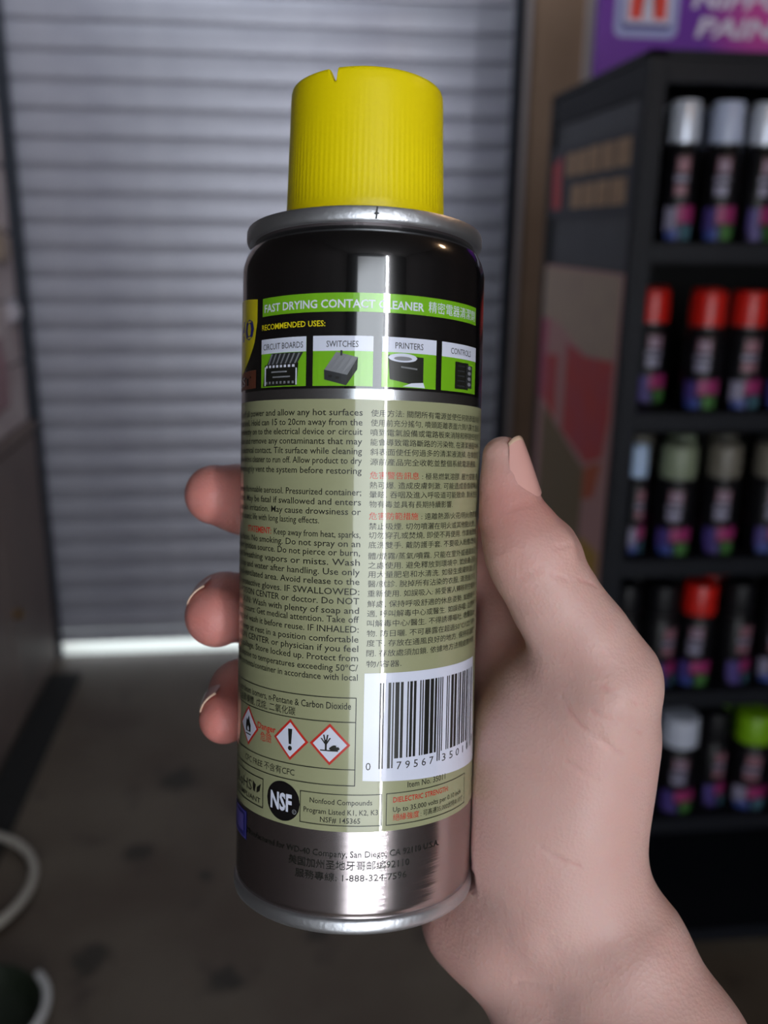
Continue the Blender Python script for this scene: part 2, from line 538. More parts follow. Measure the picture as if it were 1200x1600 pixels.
# the arch-shaped letter
arch = []
for a in np.linspace(0, math.pi, 14):
    arch.append((.0965 + .036 * math.cos(a), .168 + .042 * math.sin(a)))
arch += [(.0605, .136), (.0845, .136)]
for a in np.linspace(math.pi, 0, 10):
    arch.append((.0965 + .012 * math.cos(a), .166 + .018 * math.sin(a)))
arch += [(.1085, .136), (.1325, .136)]
bm = bmesh.new()
vv = [bm.verts.new((x, -.0050, z)) for x, z in arch]
f_ = bm.faces.new(vv)
bmesh.ops.triangulate(bm, faces=[f_])
me = bpy.data.meshes.new('logo_letter')
bm.to_mesh(me)
bm.free()
lo = link('logo_letter', me, M_redl, lg)
for word, x0, x1, z0 in (('NIPPON', .184, .428, .159), ('PAINT', .196, .398, .1085)):
    co, fs = glyphs(word, 3, .035)
    w = co[:, 0].max() - co[:, 0].min()
    h = co[:, 1].max() - co[:, 1].min()
    co = (co - co.min(0)) / (w, h)
    X = x0 + co[:, 0] * (x1 - x0) + co[:, 1] * .010
    Z = z0 + co[:, 1] * .036
    mesh('lettering', [(a, -.0015, b) for a, b in zip(X, Z)], fs, M_ltr, sign)

# ------------------------------------------------------------------ spray cans on the rack
cap_mats = {
    'silver': (mat('silver cap', rgb(205, 212, 226), .3, .3), 'silver'),
    'clear': (mat('pale blue grey cap', rgb(170, 180, 205), .3), 'pale blue-grey'),
    'red': (mat('red cap', rgb(180, 24, 16), .35), 'red'),
    'sky': (mat('light blue cap', rgb(160, 182, 212), .4), 'light blue'),
    'cream': (mat('grey green cap', rgb(116, 126, 104), .45), 'grey-green'),
    'taupe': (mat('taupe cap', rgb(98, 94, 84), .45), 'taupe'),
    'black': (mat('black cap', rgb(12, 12, 16), .45, spec=.25), 'black'),
    'white': (mat('white cap', rgb(176, 182, 198), .4), 'white'),
    'lime': (mat('lime green cap', rgb(110, 158, 10), .4), 'lime green'),
}
M_canb = mat('black can enamel', rgb(10, 10, 14), .4, spec=.3)
M_canr = mat('can rim tin', rgb(130, 132, 136), .35, .9)
M_cw = mat('pale lilac can print', rgb(128, 124, 146), .5)
M_cp = mat('magenta can print', rgb(134, 34, 90), .5)
M_cv = mat('violet can print', rgb(60, 46, 110), .5)
M_cb = mat('blue can print', rgb(44, 62, 128), .5)
M_cg = mat('green can print', rgb(58, 104, 48), .5)
M_ct = mat('teal can print', rgb(60, 96, 110), .5)
M_cr = mat('dull pink can print', rgb(130, 88, 100), .5)


def patch_faces(vs, fs, mi, r, a0, a1, z0, z1, k, n=5):
    b = len(vs)
    for i in range(n + 1):
        a = a0 + (a1 - a0) * i / n
        vs += [(r * math.sin(a), -r * math.cos(a), z0), (r * math.sin(a), -r * math.cos(a), z1)]
    for i in range(n):
        fs.append((b + 2 * i, b + 2 * i + 2, b + 2 * i + 3, b + 2 * i + 1))
        mi.append(k)


protos = {}


def can_parts(cap, style, h=.205, r=.0325, caph=.056):
    """meshes of one kind of can: body, rim, cap, printed label"""
    key = (cap, style, h, r)
    if key in protos:
        return protos[key]
    hb = h - caph
    a = lathe('body', [(.001, 0), (r - .002, 0), (r, .003), (r, hb - .012), (r - .006, hb - .004), (r - .010, hb), (.001, hb)], M_canb, None, 28)
    b = lathe('rim', [(r - .008, hb - .004), (r - .005, hb - .001), (r - .005, hb + .004), (r - .009, hb + .005)], M_canr, None, 28)
    c = lathe('cap', [(r - .003, hb + .0005), (r - .0025, hb + .004), (r - .004, h - .004), (r - .0055, h - .001), (r - .009, h), (.001, h - .0005)], cap_mats[cap][0], None, 28)
    vs, fs, mi = [], [], []
    R2 = r + .0003
    P = lambda *q: patch_faces(vs, fs, mi, R2, *q)
    z = lambda t: .006 + (hb - .024) * t
    P(-.3, .3, z(.80), z(.95), 0 if style in (0, 2) else 5)
    P(-.5, .30, z(.70), z(.76), 0)
    P(-.45, .25, z(.54), z(.66), 0 if style in (0, 2) else 5)
    for q in range(4):
        P(-.4 + q * .2, -.3 + q * .2, z(.80), z(.95) + .004, 5)
    P(-.2, .95, z(.22), z(.42), 1)
    P(-.9, -.25, z(.12), z(.40), 0 if style == 1 else 2)
    P(-.75, -.05, z(.02), z(.16), 3 if style in (0, 1) else 2)
    P(.15, .8, z(.02), z(.2), 4)
    d = mesh('label_print', vs, fs, [M_cw, M_cp, M_cv, M_cb, M_cg if style in (0, 2) else M_ct, M_cr], None, True, mi)
    out = [a.data, b.data, c.data, d.data]
    for o in (a, b, c, d):
        bpy.data.objects.remove(o)
    protos[key] = out
    return out


ORD = ['first', 'second', 'third', 'fourth', 'fifth', 'sixth', 'seventh']
SHN = ['the top shelf', 'the second shelf', 'the third shelf', 'the fourth shelf', 'the fifth shelf']


def place(cap, x, y, level, label, style=0, rot=0, h=.205, r=.0325, caph=.056):
    t = thing('spray_can', label, 'spray can', (x, y, LEV[level] + .0002), 'spray cans on ' + SHN[level] + ' of the rack')
    t.rotation_euler.z = rot
    for nm, me in zip(('body', 'rim', 'cap', 'label_print'), can_parts(cap, style, h, r, caph)):
        o = bpy.data.objects.new(nm, me)
        C.objects.link(o)
        o.parent = t
    return t


rows = [
    [('silver', .628, 1.50, 1, .027), ('clear', .697, 1.50, 0, .029), ('silver', .762, 1.505, 2, .027), ('clear', .83, 1.50, 1, .029), ('silver', .90, 1.50, 0, .029), ('silver', .97, 1.5, 1, .029), ('clear', 1.04, 1.5, 2, .029)],
    [('red', .63, 1.565, 2, .0325), ('red', .70, 1.50, 0, .0325), ('red', .772, 1.50, 1, .0325), ('red', .845, 1.50, 0, .0325), ('black', .92, 1.50, 2, .0325), ('red', .99, 1.5, 1, .0325)],
    [('sky', .606, 1.50, 1, .019), ('cream', .677, 1.50, 0, .0345), ('taupe', .760, 1.50, 2, .0325), ('taupe', .846, 1.50, 0, .0325), ('cream', .93, 1.5, 1, .0325), ('sky', 1.01, 1.5, 2, .0325)],
    [('black', .61, 1.505, 1, .03), ('black', .675, 1.50, 3, .0325), ('red', .745, 1.50, 0, .0335), ('black', .82, 1.50, 3, .0325), ('black', .895, 1.50, 1, .0325), ('red', .97, 1.5, 2, .0325)],
    [('black', .63, 1.505, 1, .03), ('white', .737, 1.50, 2, .038), ('black', .812, 1.51, 3, .03), ('lime', .885, 1.50, 1, .038), ('black', .965, 1.50, 0, .0325)],
]
for lv, row in enumerate(rows):
    for k, (cap, x, y, st, r) in enumerate(row):
        if cap == 'sky' and r < .02:
            lab = 'slim light blue-capped can by the left post on the third shelf'
        else:
            lab = '%s-capped can, %s from left in the front row of %s' % (cap_mats[cap][1], ORD[k], SHN[lv])
        place(cap, x, y, lv, lab, st, random.uniform(-.35, .35), .199 if lv else .215, r, .056 if lv else .062)
for lv in range(5):
    for k in range(5):
        cap = [['silver', 'clear', 'silver', 'clear', 'silver'], ['red', 'red', 'black', 'red', 'black'], ['taupe', 'cream', 'taupe', 'black', 'cream'],
               ['black', 'black', 'red', 'black', 'black'], ['black', 'white', 'black', 'lime', 'black']][lv][k]
        place(cap, .64 + k * .078 + (.02 if lv % 2 else 0), 1.588 + .048 * (lv == 1 and k == 0), lv, '%s-capped can, %s from left in the back row of %s' % (cap_mats[cap][1], ORD[k], SHN[lv]),
              (k + lv) % 4, random.uniform(-.4, .4), .199 if lv else .215, .03, .056 if lv else .062)

# ------------------------------------------------------------------ poses and shape tables (millimetres, frame of the held can)
CAN_POS = (0.01355, 0.17662, 1.26019)
CAN_AXES = ((0.993735, -0.111593, -0.006201), (0.106751, 0.964120, -0.243057), (0.033102, 0.240872, 0.969992))
HAND = {
    'thumb': [(30.7, -6.4, 95.2, 4.6), (31.3, -7.2, 89.1, 5.2), (32.7, -7.9, 83.0, 6.6), (35.7, -9.3, 76.6, 8.5), (38.2, -9.5, 72.3, 9.0), (42.7, -9.9, 64.2, 9.2), (47.6, -10.2, 56.5, 10.4), (52.2, -9.6, 48.2, 12.2)],
    'thenar': [(51.7, -8.7, 46.3, 12.5), (50.7, -4.3, 34.6, 15.0), (48.8, -2.8, 22.6, 16.0), (47.3, -2.3, 12.3, 16.0), (46.6, -1.8, 1.8, 15.3)],
    'thenar_inner': [(41.6, -0.9, 41.8, 9.5), (39.7, 1.7, 34.1, 11.5), (39.2, 4.3, 24.4, 13.5), (38.2, 4.3, 4.9, 14.0), (41.0, 2.7, -7.8, 13.0)],
    'palmfill': [(38.3, 22.1, 61.8, 8.0), (37.8, 19.1, 41.8, 9.0), (37.7, 17.2, 23.3, 9.0)],
    'knuckle': [(42.1, -6.7, 77.2, 4.2), (43.5, -6.8, 75.1, 4.0)],
    'web': [(44.4, 14.2, 44.6, 8.0), (48.2, 2.2, 42.9, 10.0)],
    'meta_index': [(44.1, 23.3, 67.4, 10.3), (44.7, 13.5, 29.3, 12.0), (46.7, 1.8, -7.2, 13.0)],
    'meta_middle': [(45.0, 29.4, 47.8, 10.3), (44.4, 19.1, 19.7, 12.0), (43.7, 5.6, -10.7, 13.0)],
    'meta_ring': [(44.5, 31.5, 29.0, 10.0), (41.3, 22.4, 5.5, 11.0), (38.4, 9.5, -12.7, 12.0)],
    'meta_pinky': [(41.8, 30.8, 13.3, 9.0), (34.3, 22.0, -2.6, 10.5), (30.1, 12.5, -13.5, 10.5)],
    'hypo': [(30.0, 20.0, -1.8, 9.5), (29.0, 11.4, -14.2, 10.0)],
    'radial': [(51.4, -5.9, -0.5, 11.5), (59.2, -9.4, -10.3, 13.0), (68.9, -17.2, -27.9, 14.5), (93.2, -45.6, -75.7, 20.0)],
    'ulnar': [(30.5, 10.4, -14.9, 10.0), (36.9, 2.3, -17.9, 11.0), (45.7, -5.3, -28.5, 13.0), (72.4, -35.6, -76.4, 20.0)],
    'midarm': [(47.4, -2.4, -9.6, 14.0), (54.4, -8.0, -23.8, 15.0), (82.6, -40.6, -76.2, 24.0)],
    'index': [(44.1, 23.3, 67.4, 10.2), (7.5, 36.7, 75.2, 9.0), (-16.9, 33.1, 82.4, 8.2), (-28.6, 24.1, 84.0, 8.0), (-35.5, 18.2, 85.3, 7.2)],
    'middle': [(46.1, 29.4, 47.8, 10.2), (4.3, 37.5, 49.7, 9.2), (-28.2, 27.8, 56.5, 8.2), (-32.8, 18.9, 57.9, 7.7), (-33.5, 10.8, 57.1, 7.3)],
    'ring': [(45.3, 31.5, 29.1, 9.6), (4.7, 36.5, 28.6, 8.6), (-28.8, 22.8, 36.0, 7.6), (-31.1, 9.7, 33.1, 5.9)],
    'pinky': [(42.3, 30.8, 13.3, 8.8), (13.6, 34.5, 8.0, 7.6), (-9.8, 30.6, 10.6, 7.0), (-19.0, 23.8, 13.6, 6.5)],
}
NAILS = [
    ((33.08, -7.61, 85.91), (30.49, -5.98, 99.00), (0.703, -0.675, 0.223), 6.00, 4.30, 50.0),
    ((-33.13, 18.92, 58.66), (-33.13, 7.87, 57.91), (-0.771, -0.043, 0.636), 7.60, 7.10, 33.0),
    ((-31.38, 16.74, 33.88), (-30.82, 7.24, 34.12), (-0.790, -0.031, 0.612), 6.40, 5.70, 38.0),
]
CREASES = [
    [(45.4, -17.6, 70.7), (49.2, -15.5, 69.2)],
    [(49.4, -21.1, 40.2), (52.2, -20.7, 37.1), (54.6, -20.1, 35.6)],
    [(41.7, -18.1, 46.2), (45.7, -20.3, 41.8), (50.2, -20.9, 38.4), (54.0, -20.3, 36.2)],
    [(43.7, -18.9, 33.7), (47.0, -19.9, 31.5), (49.8, -20.3, 30.1)],
    [(39.1, -17.8, 15.3), (43.5, -19.3, 13.4)],
    [(49.5, -22.2, 49.9), (56.3, -22.0, 46.7)],
    [(47.8, -21.9, 44.9), (52.7, -21.9, 42.4)],
    [(52.9, -22.3, 43.8), (58.3, -19.5, 39.9)],
    [(40.3, -18.1, 77.1), (43.2, -16.4, 77.4)],
    [(33.3, -17.8, 70.5), (35.6, -18.9, 71.6), (37.6, -19.2, 73.5)],
    [(39.2, -19.2, 71.7), (42.6, -18.7, 70.8)],
    [(41.2, -18.7, 14.0), (46.7, -19.8, 12.3)],
    [(34.6, -13.6, -16.7), (40.5, -18.1, -15.1)],
]
DENTS = [
    ([(41.8, -19.2, 52.5)], 9.0, 1.9),
    ([(26.1, -5.5, -0.5), (31.5, -12.4, -7.4), (36.7, -15.5, -14.9), (40.8, -19.1, -18.9)], 6.5, 1.0),
    ([(40.5, -19.0, -19.6)], 11.0, 2.0),
    ([(42.5, -19.0, -6.9), (50.8, -20.9, -3.6), (59.7, -19.1, 0.5)], 4.5, 0.9),
    ([(43.3, -16.1, 77.8)], 3.5, -0.9),
    ([(45.9, -14.2, 76.1)], 2.2, 0.5),
    ([(52.0, -22.7, 47.8)], 8.0, -0.8),
    ([(33.5, -13.7, 22.0), (35.2, -15.5, 11.9)], 9.0, -1.0),
    ([(49.7, -20.5, 35.4), (47.7, -20.1, 20.7)], 9.0, -0.8),
]

can_m = Matrix((
    (CAN_AXES[0][0], CAN_AXES[1][0], CAN_AXES[2][0], CAN_POS[0]),
    (CAN_AXES[0][1], CAN_AXES[1][1], CAN_AXES[2][1], CAN_POS[1]),
    (CAN_AXES[0][2], CAN_AXES[1][2], CAN_AXES[2][2], CAN_POS[2]), (0, 0, 0, 1)))

# ------------------------------------------------------------------ the held aerosol can
MM = .001
ZB = 20.8        # height of the lower edge of the printed field over the can's base
RC = 26.25
can = thing('aerosol_can', 'aerosol contact cleaner can with yellow cap and printed back label, held upright in the hand', 'aerosol can')
can.matrix_world = can_m
M_steel = mat('bare bright steel', rgb(190, 180, 180), .22, 1, .08, 1, stretch=(60, 60, 700))
M_seam = mat('seam tinplate', rgb(214, 216, 220), .42, 1, .12, 800)
M_silv = mat('silver print line', rgb(200, 202, 204), .22, 1)
M_ink = mat('glossy black enamel', rgb(7, 6, 7), .2, 0, coat=1., spec=.3)
M_cream = mat('sage cream enamel', rgb(150, 152, 116), .4, .05, coat=.8, spec=.4)
M_cap = mat('yellow polypropylene', rgb(226, 205, 0), .42, 0, .04, 900, spec=.35)
M_lime = mat('lime print', rgb(118, 184, 22), .3, .1, coat=.4)
M_wpr = mat('white print', rgb(212, 216, 232), .3, coat=.3)
M_ipr = mat('dark ink', rgb(26, 27, 22), .35)
M_rpr = mat('red ink', rgb(188, 42, 30), .35)
M_ypr = mat('yellow ink', rgb(222, 205, 20), .3, coat=.4)
M_bpr = mat('blue ink', rgb(30, 34, 120), .3, coat=.3)
M_gpr = mat('grey ink', rgb(120, 122, 126), .35)
M_gdk = mat('dark grey ink', rgb(44, 46, 48), .35)
M_brn = mat('brown ink', rgb(96, 52, 36), .35)
M_vpr = mat('violet ink', rgb(92, 84, 160), .35)


for m_, io in ((M_ink, 1.85), (M_cream, 1.7), (M_lime, 1.9), (M_wpr, 1.8), (M_ypr, 1.7)):
    b_ = m_.node_tree.nodes['Principled BSDF']
    b_.inputs['Coat IOR'].default_value = io
    b_.inputs['Coat Roughness'].default_value = .07
    b_.inputs['Coat Weight'].default_value = max(.8, b_.inputs['Coat Weight'].default_value)


def L(name, prof, m, parent, n=160, idx=None):
    return lathe(name, [(r * MM, (z + ZB) * MM) for r, z in prof], m, parent, n, idx)


L('can_body', [(1, -19.6), (22, -19.0), (24, -20.2), (25, -20.4), (26.0, -17.6), (25.95, -17.2), (26.15, -16.8), (26.2, -16.4), (26.2, -15.6), (26.2, 110), (26.2, 113.2), (25.6, 115.6), (24.6, 117.6), (23.8, 118.6), (23.6, 119.6)], M_steel, can)
L('bottom_seam', [(24.8, -20.0), (25.2, -20.7), (26.0, -20.8), (26.45, -20.4), (26.6, -19.6), (26.6, -18.4), (26.35, -17.8), (26.0, -17.6)], M_seam, can)
L('top_seam', [(23.7, 119.2), (24.9, 119.0), (25.35, 119.3), (25.5, 119.8), (25.5, 121.4), (25.3, 121.95), (24.8, 122.1), (24.2, 121.9), (23.9, 121.0), (23.7, 120.2)], M_seam, can)
L('dome', [(23.9, 120.2), (23, 120.4), (21.5, 121.6), (19, 123.0), (16.5, 124.2), (13.2, 126.5), (13.0, 129), (1, 129)], M_seam, can)
label_o = L('label', [(26.25, -.0), (26.25, 84.9), (26.25, 86.9), (26.25, 112.0), (26.25, 112.9), (26.15, 113.9), (25.66, 115.65), (24.68, 117.68), (23.9, 118.6)],
            [M_cream, M_silv, M_ink], can, 160, [0, 1, 2, 2, 2, 2, 2, 2])


def wrap(s, z, r):
    a = s / RC
    return (r * math.sin(a) * MM, -r * math.cos(a) * MM, (z + ZB) * MM)


class Print:
    """flat print on the curved wall: collects pieces, one mesh"""

    def __init__(self):
        self.v, self.f, self.m, self.mats = [], [], [], []

    def mi(self, m):
        if m not in self.mats:
            self.mats.append(m)
        return self.mats.index(m)

    def quad(self, pts, m, lay=1):
        """pts: four (s, z): bottom left, bottom right, top right, top left"""
        r = RC + .03 + .03 * lay
        n = max(1, int(max(abs(pts[1][0] - pts[0][0]), abs(pts[2][0] - pts[3][0])) / 1.2) + 1)
        b = len(self.v)
        for i in range(n + 1):
            t = i / n
            for p, q in ((pts[0], pts[1]), (pts[3], pts[2])):
                self.v.append(wrap(p[0] + (q[0] - p[0]) * t, p[1] + (q[1] - p[1]) * t, r))
        for i in range(n):
            self.f.append((b + 2 * i, b + 2 * i + 2, b + 2 * i + 3, b + 2 * i + 1))
            self.m.append(self.mi(m))

    def rect(self, s0, s1, z0, z1, m, lay=1):
        self.quad([(s0, z0), (s1, z0), (s1, z1), (s0, z1)], m, lay)

    def box(self, s0, s1, z0, z1, w, m, lay=2):
        self.rect(s0, s1, z0, z0 + w, m, lay)
        self.rect(s0, s1, z1 - w, z1, m, lay)
        self.rect(s0, s0 + w, z0 + w, z1 - w, m, lay)
        self.rect(s1 - w, s1, z0 + w, z1 - w, m, lay)

    def span(self, s0, s1, lo, hi, m, lay=1, n=20):
        for i in range(n):
            a, b = s0 + (s1 - s0) * i / n, s0 + (s1 - s0) * (i + 1) / n
            self.quad([(a, lo(a)), (b, lo(b)), (b, hi(b)), (a, hi(a))], m, lay)

    def diamond(self, s, z, w, h, m, lay):
        self.span(s - w, s + w, lambda a: z - h * (1 - abs(a - s) / w), lambda a: z + h * (1 - abs(a - s) / w), m, lay, 8)

    def disc(self, s, z, w, h, m, lay, n=24):
        self.span(s - w, s + w, lambda a: z - h * math.sqrt(max(0, 1 - ((a - s) / w) ** 2)), lambda a: z + h * math.sqrt(max(0, 1 - ((a - s) / w) ** 2)), m, lay, n)

    def text(self, t, s0, s1, z, cap, m, lay=2, offset=0., res=2, slope=0.):
        co, fs = glyphs(t, res, offset)
        if len(co) == 0:
            return
        x = co[:, 0] - co[:, 0].min()
        if s1 is None:
            x = x * cap / .729
            x = x * .8 + s0
        else:
            x = s0 + x / x.max() * (s1 - s0)
        zz = z + co[:, 1] * cap / .729 + slope * (x - s0)
        r = RC + .03 + .03 * lay
        b = len(self.v)
        self.v += [wrap(a, c, r) for a, c in zip(x, zz)]
        self.f += [tuple(b + q for q in f) for f in fs]
        self.m += [self.mi(m)] * len(fs)

    def build(self, name, label=None):
        o = mesh(name, self.v, self.f, self.mats, label_o, False, self.m)
        if label:
            o['label'] = label
        return o


# title band and use pictures
p = Print()
p.rect(-22.4, 29.2, 101.6, 105.2, M_lime, 1)
p.text('FAST DRYING CONTACT CLEANER', -21.7, 12.9, 102.35, 1.62, M_wpr, 2, .02)
p.text('精密電器清潔劑', 13.9, 28.6, 102.45, 1.75, M_wpr, 2)
p.text('RECOMMENDED USES:', -22.5, -6.7, 98.85, 1.15, M_ypr, 2, .015)
p.build('title_band', 'lime green title band')
for (s0, s1, word, a, b) in ((-22.6, -10.6, 'CIRCUIT BOARDS', -21.9, -11.3), (-9.15, 2.7, 'SWITCHES', -6.4, -.15), (4.4, 16.0, 'PRINTERS', 7.0, 12.9), (17.4, 29.6, 'CONTROLS', 19.9, 26.9)):
    p = Print()
    p.rect(s0, s1, 87.4, 97.0, M_lime, 1)
    p.rect(s0, s1, 94.1, 97.0, M_wpr, 2)
    p.text(word, a, b, 94.85, 1.25, M_gdk, 3, .004)
    if word == 'CIRCUIT BOARDS':
        p.quad([(-21.8, 87.6), (-12.6, 87.6), (-12.3, 92.0), (-21.2, 91.8)], M_ipr, 3)
        p.quad([(-20.6, 91.8), (-12.5, 92.0), (-11.2, 94.0), (-19.2, 94.0)], M_gdk, 3)
        for k in range(7):
            q = -20.2 + k * 1.15
            p.quad([(q, 91.9), (q + .35, 91.9), (q + 1.4, 93.9), (q + 1.0, 93.9)], M_gpr, 4)
        for k in range(8):
            p.rect(-20.9 + k * 1.02, -20.4 + k * 1.02, 88.0, 88.5, M_gpr, 4)
            p.rect(-20.9 + k * 1.02, -20.3 + k * 1.02, 91.2, 91.7, M_wpr, 4)
        p.rect(-19.2, -15.0, 90.2, 90.5, M_gpr, 4)
        p.rect(-18.8, -14.2, 89.2, 89.5, M_gpr, 4)
        p.rect(-21.3, -20.9, 87.7, 91.4, M_wpr, 4)
        p.rect(-12.9, -12.6, 87.7, 91.0, M_wpr, 4)
    elif word == 'SWITCHES':
        p.quad([(-6.8, 90.4), (-2.2, 89.4), (-.2, 92.9), (-4.4, 93.9)], M_gpr, 3)
        p.quad([(-6.7, 88.6), (-2.4, 87.5), (-2.2, 89.5), (-6.8, 90.5)], M_gdk, 4)
        p.quad([(-2.4, 87.5), (-.3, 90.6), (-.2, 92.9), (-2.2, 89.5)], M_ipr, 4)
        p.rect(-5.9, -5.2, 89.0, 89.5, M_ipr, 5)
        p.rect(-4.5, -3.8, 88.7, 89.2, M_ipr, 5)
        p.rect(-3.6, -3.2, 93.2, 94.2, M_gdk, 5)
    elif word == 'PRINTERS':
        p.quad([(6.0, 88.9), (13.0, 87.6), (13.0, 93.4), (5.6, 93.6)], M_ipr, 3)
        p.disc(8.6, 93.1, 3.0, .85, M_wpr, 4, 16)
        p.disc(8.6, 92.95, 1.9, .4, M_gpr, 5, 12)
        p.quad([(8.2, 91.2), (11.6, 90.9), (11.6, 91.2), (8.2, 91.5)], M_gpr, 5)
        p.quad([(8.6, 87.6), (13.4, 87.5), (13.0, 88.5), (10.4, 88.3)], M_wpr, 5)
    else:
        p.rect(21.3, 26.0, 88.0, 93.4, M_ipr, 3)
        p.rect(25.2, 27.6, 88.4, 93.0, M_gdk, 4)
        for k in range(4):
            p.disc(26.4, 89.2 + k * 1.1, .7, .38, M_gpr, 5, 8)
        for k in range(5):
            p.rect(22.0, 24.6, 88.5 + k * 1.0, 88.8 + k * 1.0, M_gdk, 4)
    p.build('picture_panel', 'picture panel headed ' + word.lower())

# yellow shield wrapping in from the front of the can
p = Print()
p.span(-58, -24.4, lambda a: 101.0 - 11.6 * (1 - ((a + 41.2) / 16.8) ** 2) ** .5 if abs(a + 41.2) < 16.8 else 101.0, lambda a: 105.4 + 1.2 * (1 - ((a + 41.2) / 16.8) ** 2), M_ypr, 1, 30)
p.text('WD-40', -58, -25.8, 97.7, 4.2, M_bpr, 2, .02)
p.build('shield_logo', 'yellow shield logo with blue lettering')
p = Print()
p.rect(-58, -24.7, 87.5, 91.2, M_brn, 1)
p.text('SPECIALIST', -55, -27, 88.3, 1.8, M_ink, 2, .03)
p.build('brown_band', 'brown band below the shield')

# english directions
EN = [(81.75, 'Turn off all power and allow any hot surfaces', 0), (79.86, 'to cool well. Hold can 15 to 20cm away from the', 0), (78.05, 'Spray directly on to the electrical device or circuit', 0),
      (76.19, 'to clean and remove any contaminants that may', 0), (74.3, 'cause electrical contact. Tilt surface while cleaning', 0), (72.45, 'to allow excess cleaner to run off. Allow product to dry', 0),
      (70.49, 'and thoroughly vent the system before restoring', 0), (66.34, 'Extremely flammable aerosol. Pressurized container;', 0), (64.43, 'if heated. May be fatal if swallowed and enters', 0),
      (62.57, 'Causes skin irritation. May cause drowsiness or', 0), (60.74, 'Toxic to aquatic life with long lasting effects.', -8.2), (56.34, 'hot surfaces. No smoking. Do not spray on an', 0),
      (54.6, 'or other ignition source. Do not pierce or burn,', 0), (52.72, 'Avoid breathing vapors or mists. Wash', 0), (50.84, 'with soap and water after handling. Use only', 0), (48.97, 'in a well-ventilated area. Avoid release to the', 0),
      (46.99, 'Wear protective gloves. IF SWALLOWED:', 0), (45.15, 'Call a POISON CENTER or doctor. Do NOT', 0), (43.31, 'IF ON SKIN: Wash with plenty of soap and', 0), (41.56, 'irritation occurs: Get medical attention. Take off', 0),
      (39.62, 'clothing and wash it before reuse. IF INHALED:', 0), (37.69, 'air and keep at rest in a position comfortable', 0), (35.84, 'a POISON CENTER or physician if you feel', 0), (33.99, 'Collect spillage. Store locked up. Protect from', 0),
      (32.04, 'Do not expose to temperatures exceeding 50ºC/', 0), (30.19, 'Dispose contents/container in accordance with local', 0)]
p = Print()
for z, t, ds in EN:
    words = t.split(' ')
    p.text(t, -36.5, .9 + ds, z, 1.32, M_ipr, 1, .006)
p.text('STATEMENT:', -27.6, -18.7, 58.13, 1.32, M_rpr, 1, .012)
p.text('Keep away from heat, sparks,', -17.9, .9, 58.13, 1.32, M_ipr, 1, .006)
p.build('lettering', 'dark english directions')

# chinese directions
ZH = ['使用方法: 關閉所有電源並使任何熱表面冷卻', '使用前充分搖勻, 噴頭距離表面六到八英寸,直接', '噴到電氣設備或電路板來消除和移除任何可', '能會導致電路斷路的污染物, 在清潔過程中傾',
      '斜表面使任何過多的清潔液流掉, 在恢復電', '源前產品完全收乾並整個系統電源通風.', '危害警告訊息', '熱可爆. 造成皮膚刺激. 可能造成昏昏欲睡或', '暈眩. 吞咽及進入呼吸道可能致命. 對水生生',
      '物有毒並具有長期持續影響.', '危害防範措施', '禁止吸煙. 切勿噴灑在明火或其他點火源上.', '切勿穿孔或焚燒, 即使不再使用. 作業後應徹', '底洗雙手. 戴防護手套. 不要吸入粉塵/煙/氣',
      '體/煙霧/蒸氣/噴霧. 只能在室外或通風良好', '之處使用. 避免釋放到環境中. 如皮膚沾染:', '用大量肥皂和水清洗. 如發生皮膚刺激: 求', '醫/就診. 脫掉所有沾染的衣服, 清洗後方可', '重新使用. 如誤吸入: 將受害人轉移到空氣新',
      '鮮處, 保持呼吸舒適的休息姿勢. 如感覺不', '適, 呼叫解毒中心或醫生. 如誤吞咽: 立即呼', '叫解毒中心/醫生. 不得誘導嘔吐. 收集溢出', '物. 防日曬. 不可暴露在超過50°C/122°F的', '度下. 存放在通風良好的地方. 保持容器密',
      '閉. 存放處須加鎖. 依據地方法規處置內容', '物/容器.']
ZZ = [82.47, 80.61, 78.75, 76.88, 75.01, 73.08, 70.46, 68.58, 66.77, 64.89, 62.56, 60.62, 58.85, 56.96, 54.82, 52.99, 51.22, 49.38, 47.48, 45.45, 43.55, 41.64, 39.66, 37.75, 35.77, 33.64]
p = Print()
for k, (t, z) in enumerate(zip(ZH, ZZ)):
    s0, s1 = 2.5, 33.2
    if k in (6, 10):
        p.text(t, 2.5, 12.6, z - .72, 1.12, M_rpr, 1, .012, 1)
        p.text([': 極易燃氣溶膠. 壓力容器: 遇', ': 遠離熱源/火花/明火/熱表面'][k == 10], 13.3, 33.2, z - .72, 1.05, M_ipr, 1, 0, 1)
        continue
    if k == 9:
        s1 = 21.5
    if k == 25:
        s1 = 9.6
    if k == 5:
        s1 = 31.5
    p.text(t, s0, s1, z - .72, 1.05, M_ipr, 1, .004, 1)
p.build('lettering', 'dark chinese directions with two red headings')

# barcode
p = Print()
p.quad([(2.2, 10.3), (36.5, 8.6), (33.2, 31.8), (2.2, 31.6)], M_wpr, 1)
LC = ['0001101', '0011001', '0010011', '0111101', '0100011', '0110001', '0101111', '0111011', '0110111', '0001011']
dg = '079567350118'
bits = '101' + ''.join(LC[int(c)] for c in dg[:6]) + '01010' + ''.join(''.join('10'[int(b)] for b in LC[int(c)]) for c in dg[6:]) + '101'
mod = (32.5 - 5.3) / 95
k = 0
while k < 95:
    if bits[k] == '1':
        e = k
        while e < 95 and bits[e] == '1':
            e += 1
        tall = k < 10 or k >= 85 or 45 <= k < 50
        p.rect(5.3 + k * mod, 5.3 + e * mod, 12.6 if tall else 14.5, 29.7, M_ipr, 2)
        k = e
    else:
        k += 1
p.text('0', 2.75, 3.75, 12.4, 1.6, M_ipr, 2)
p.text('7 9 5 6 7', 9.0, 17.6, 12.3, 1.6, M_ipr, 2)
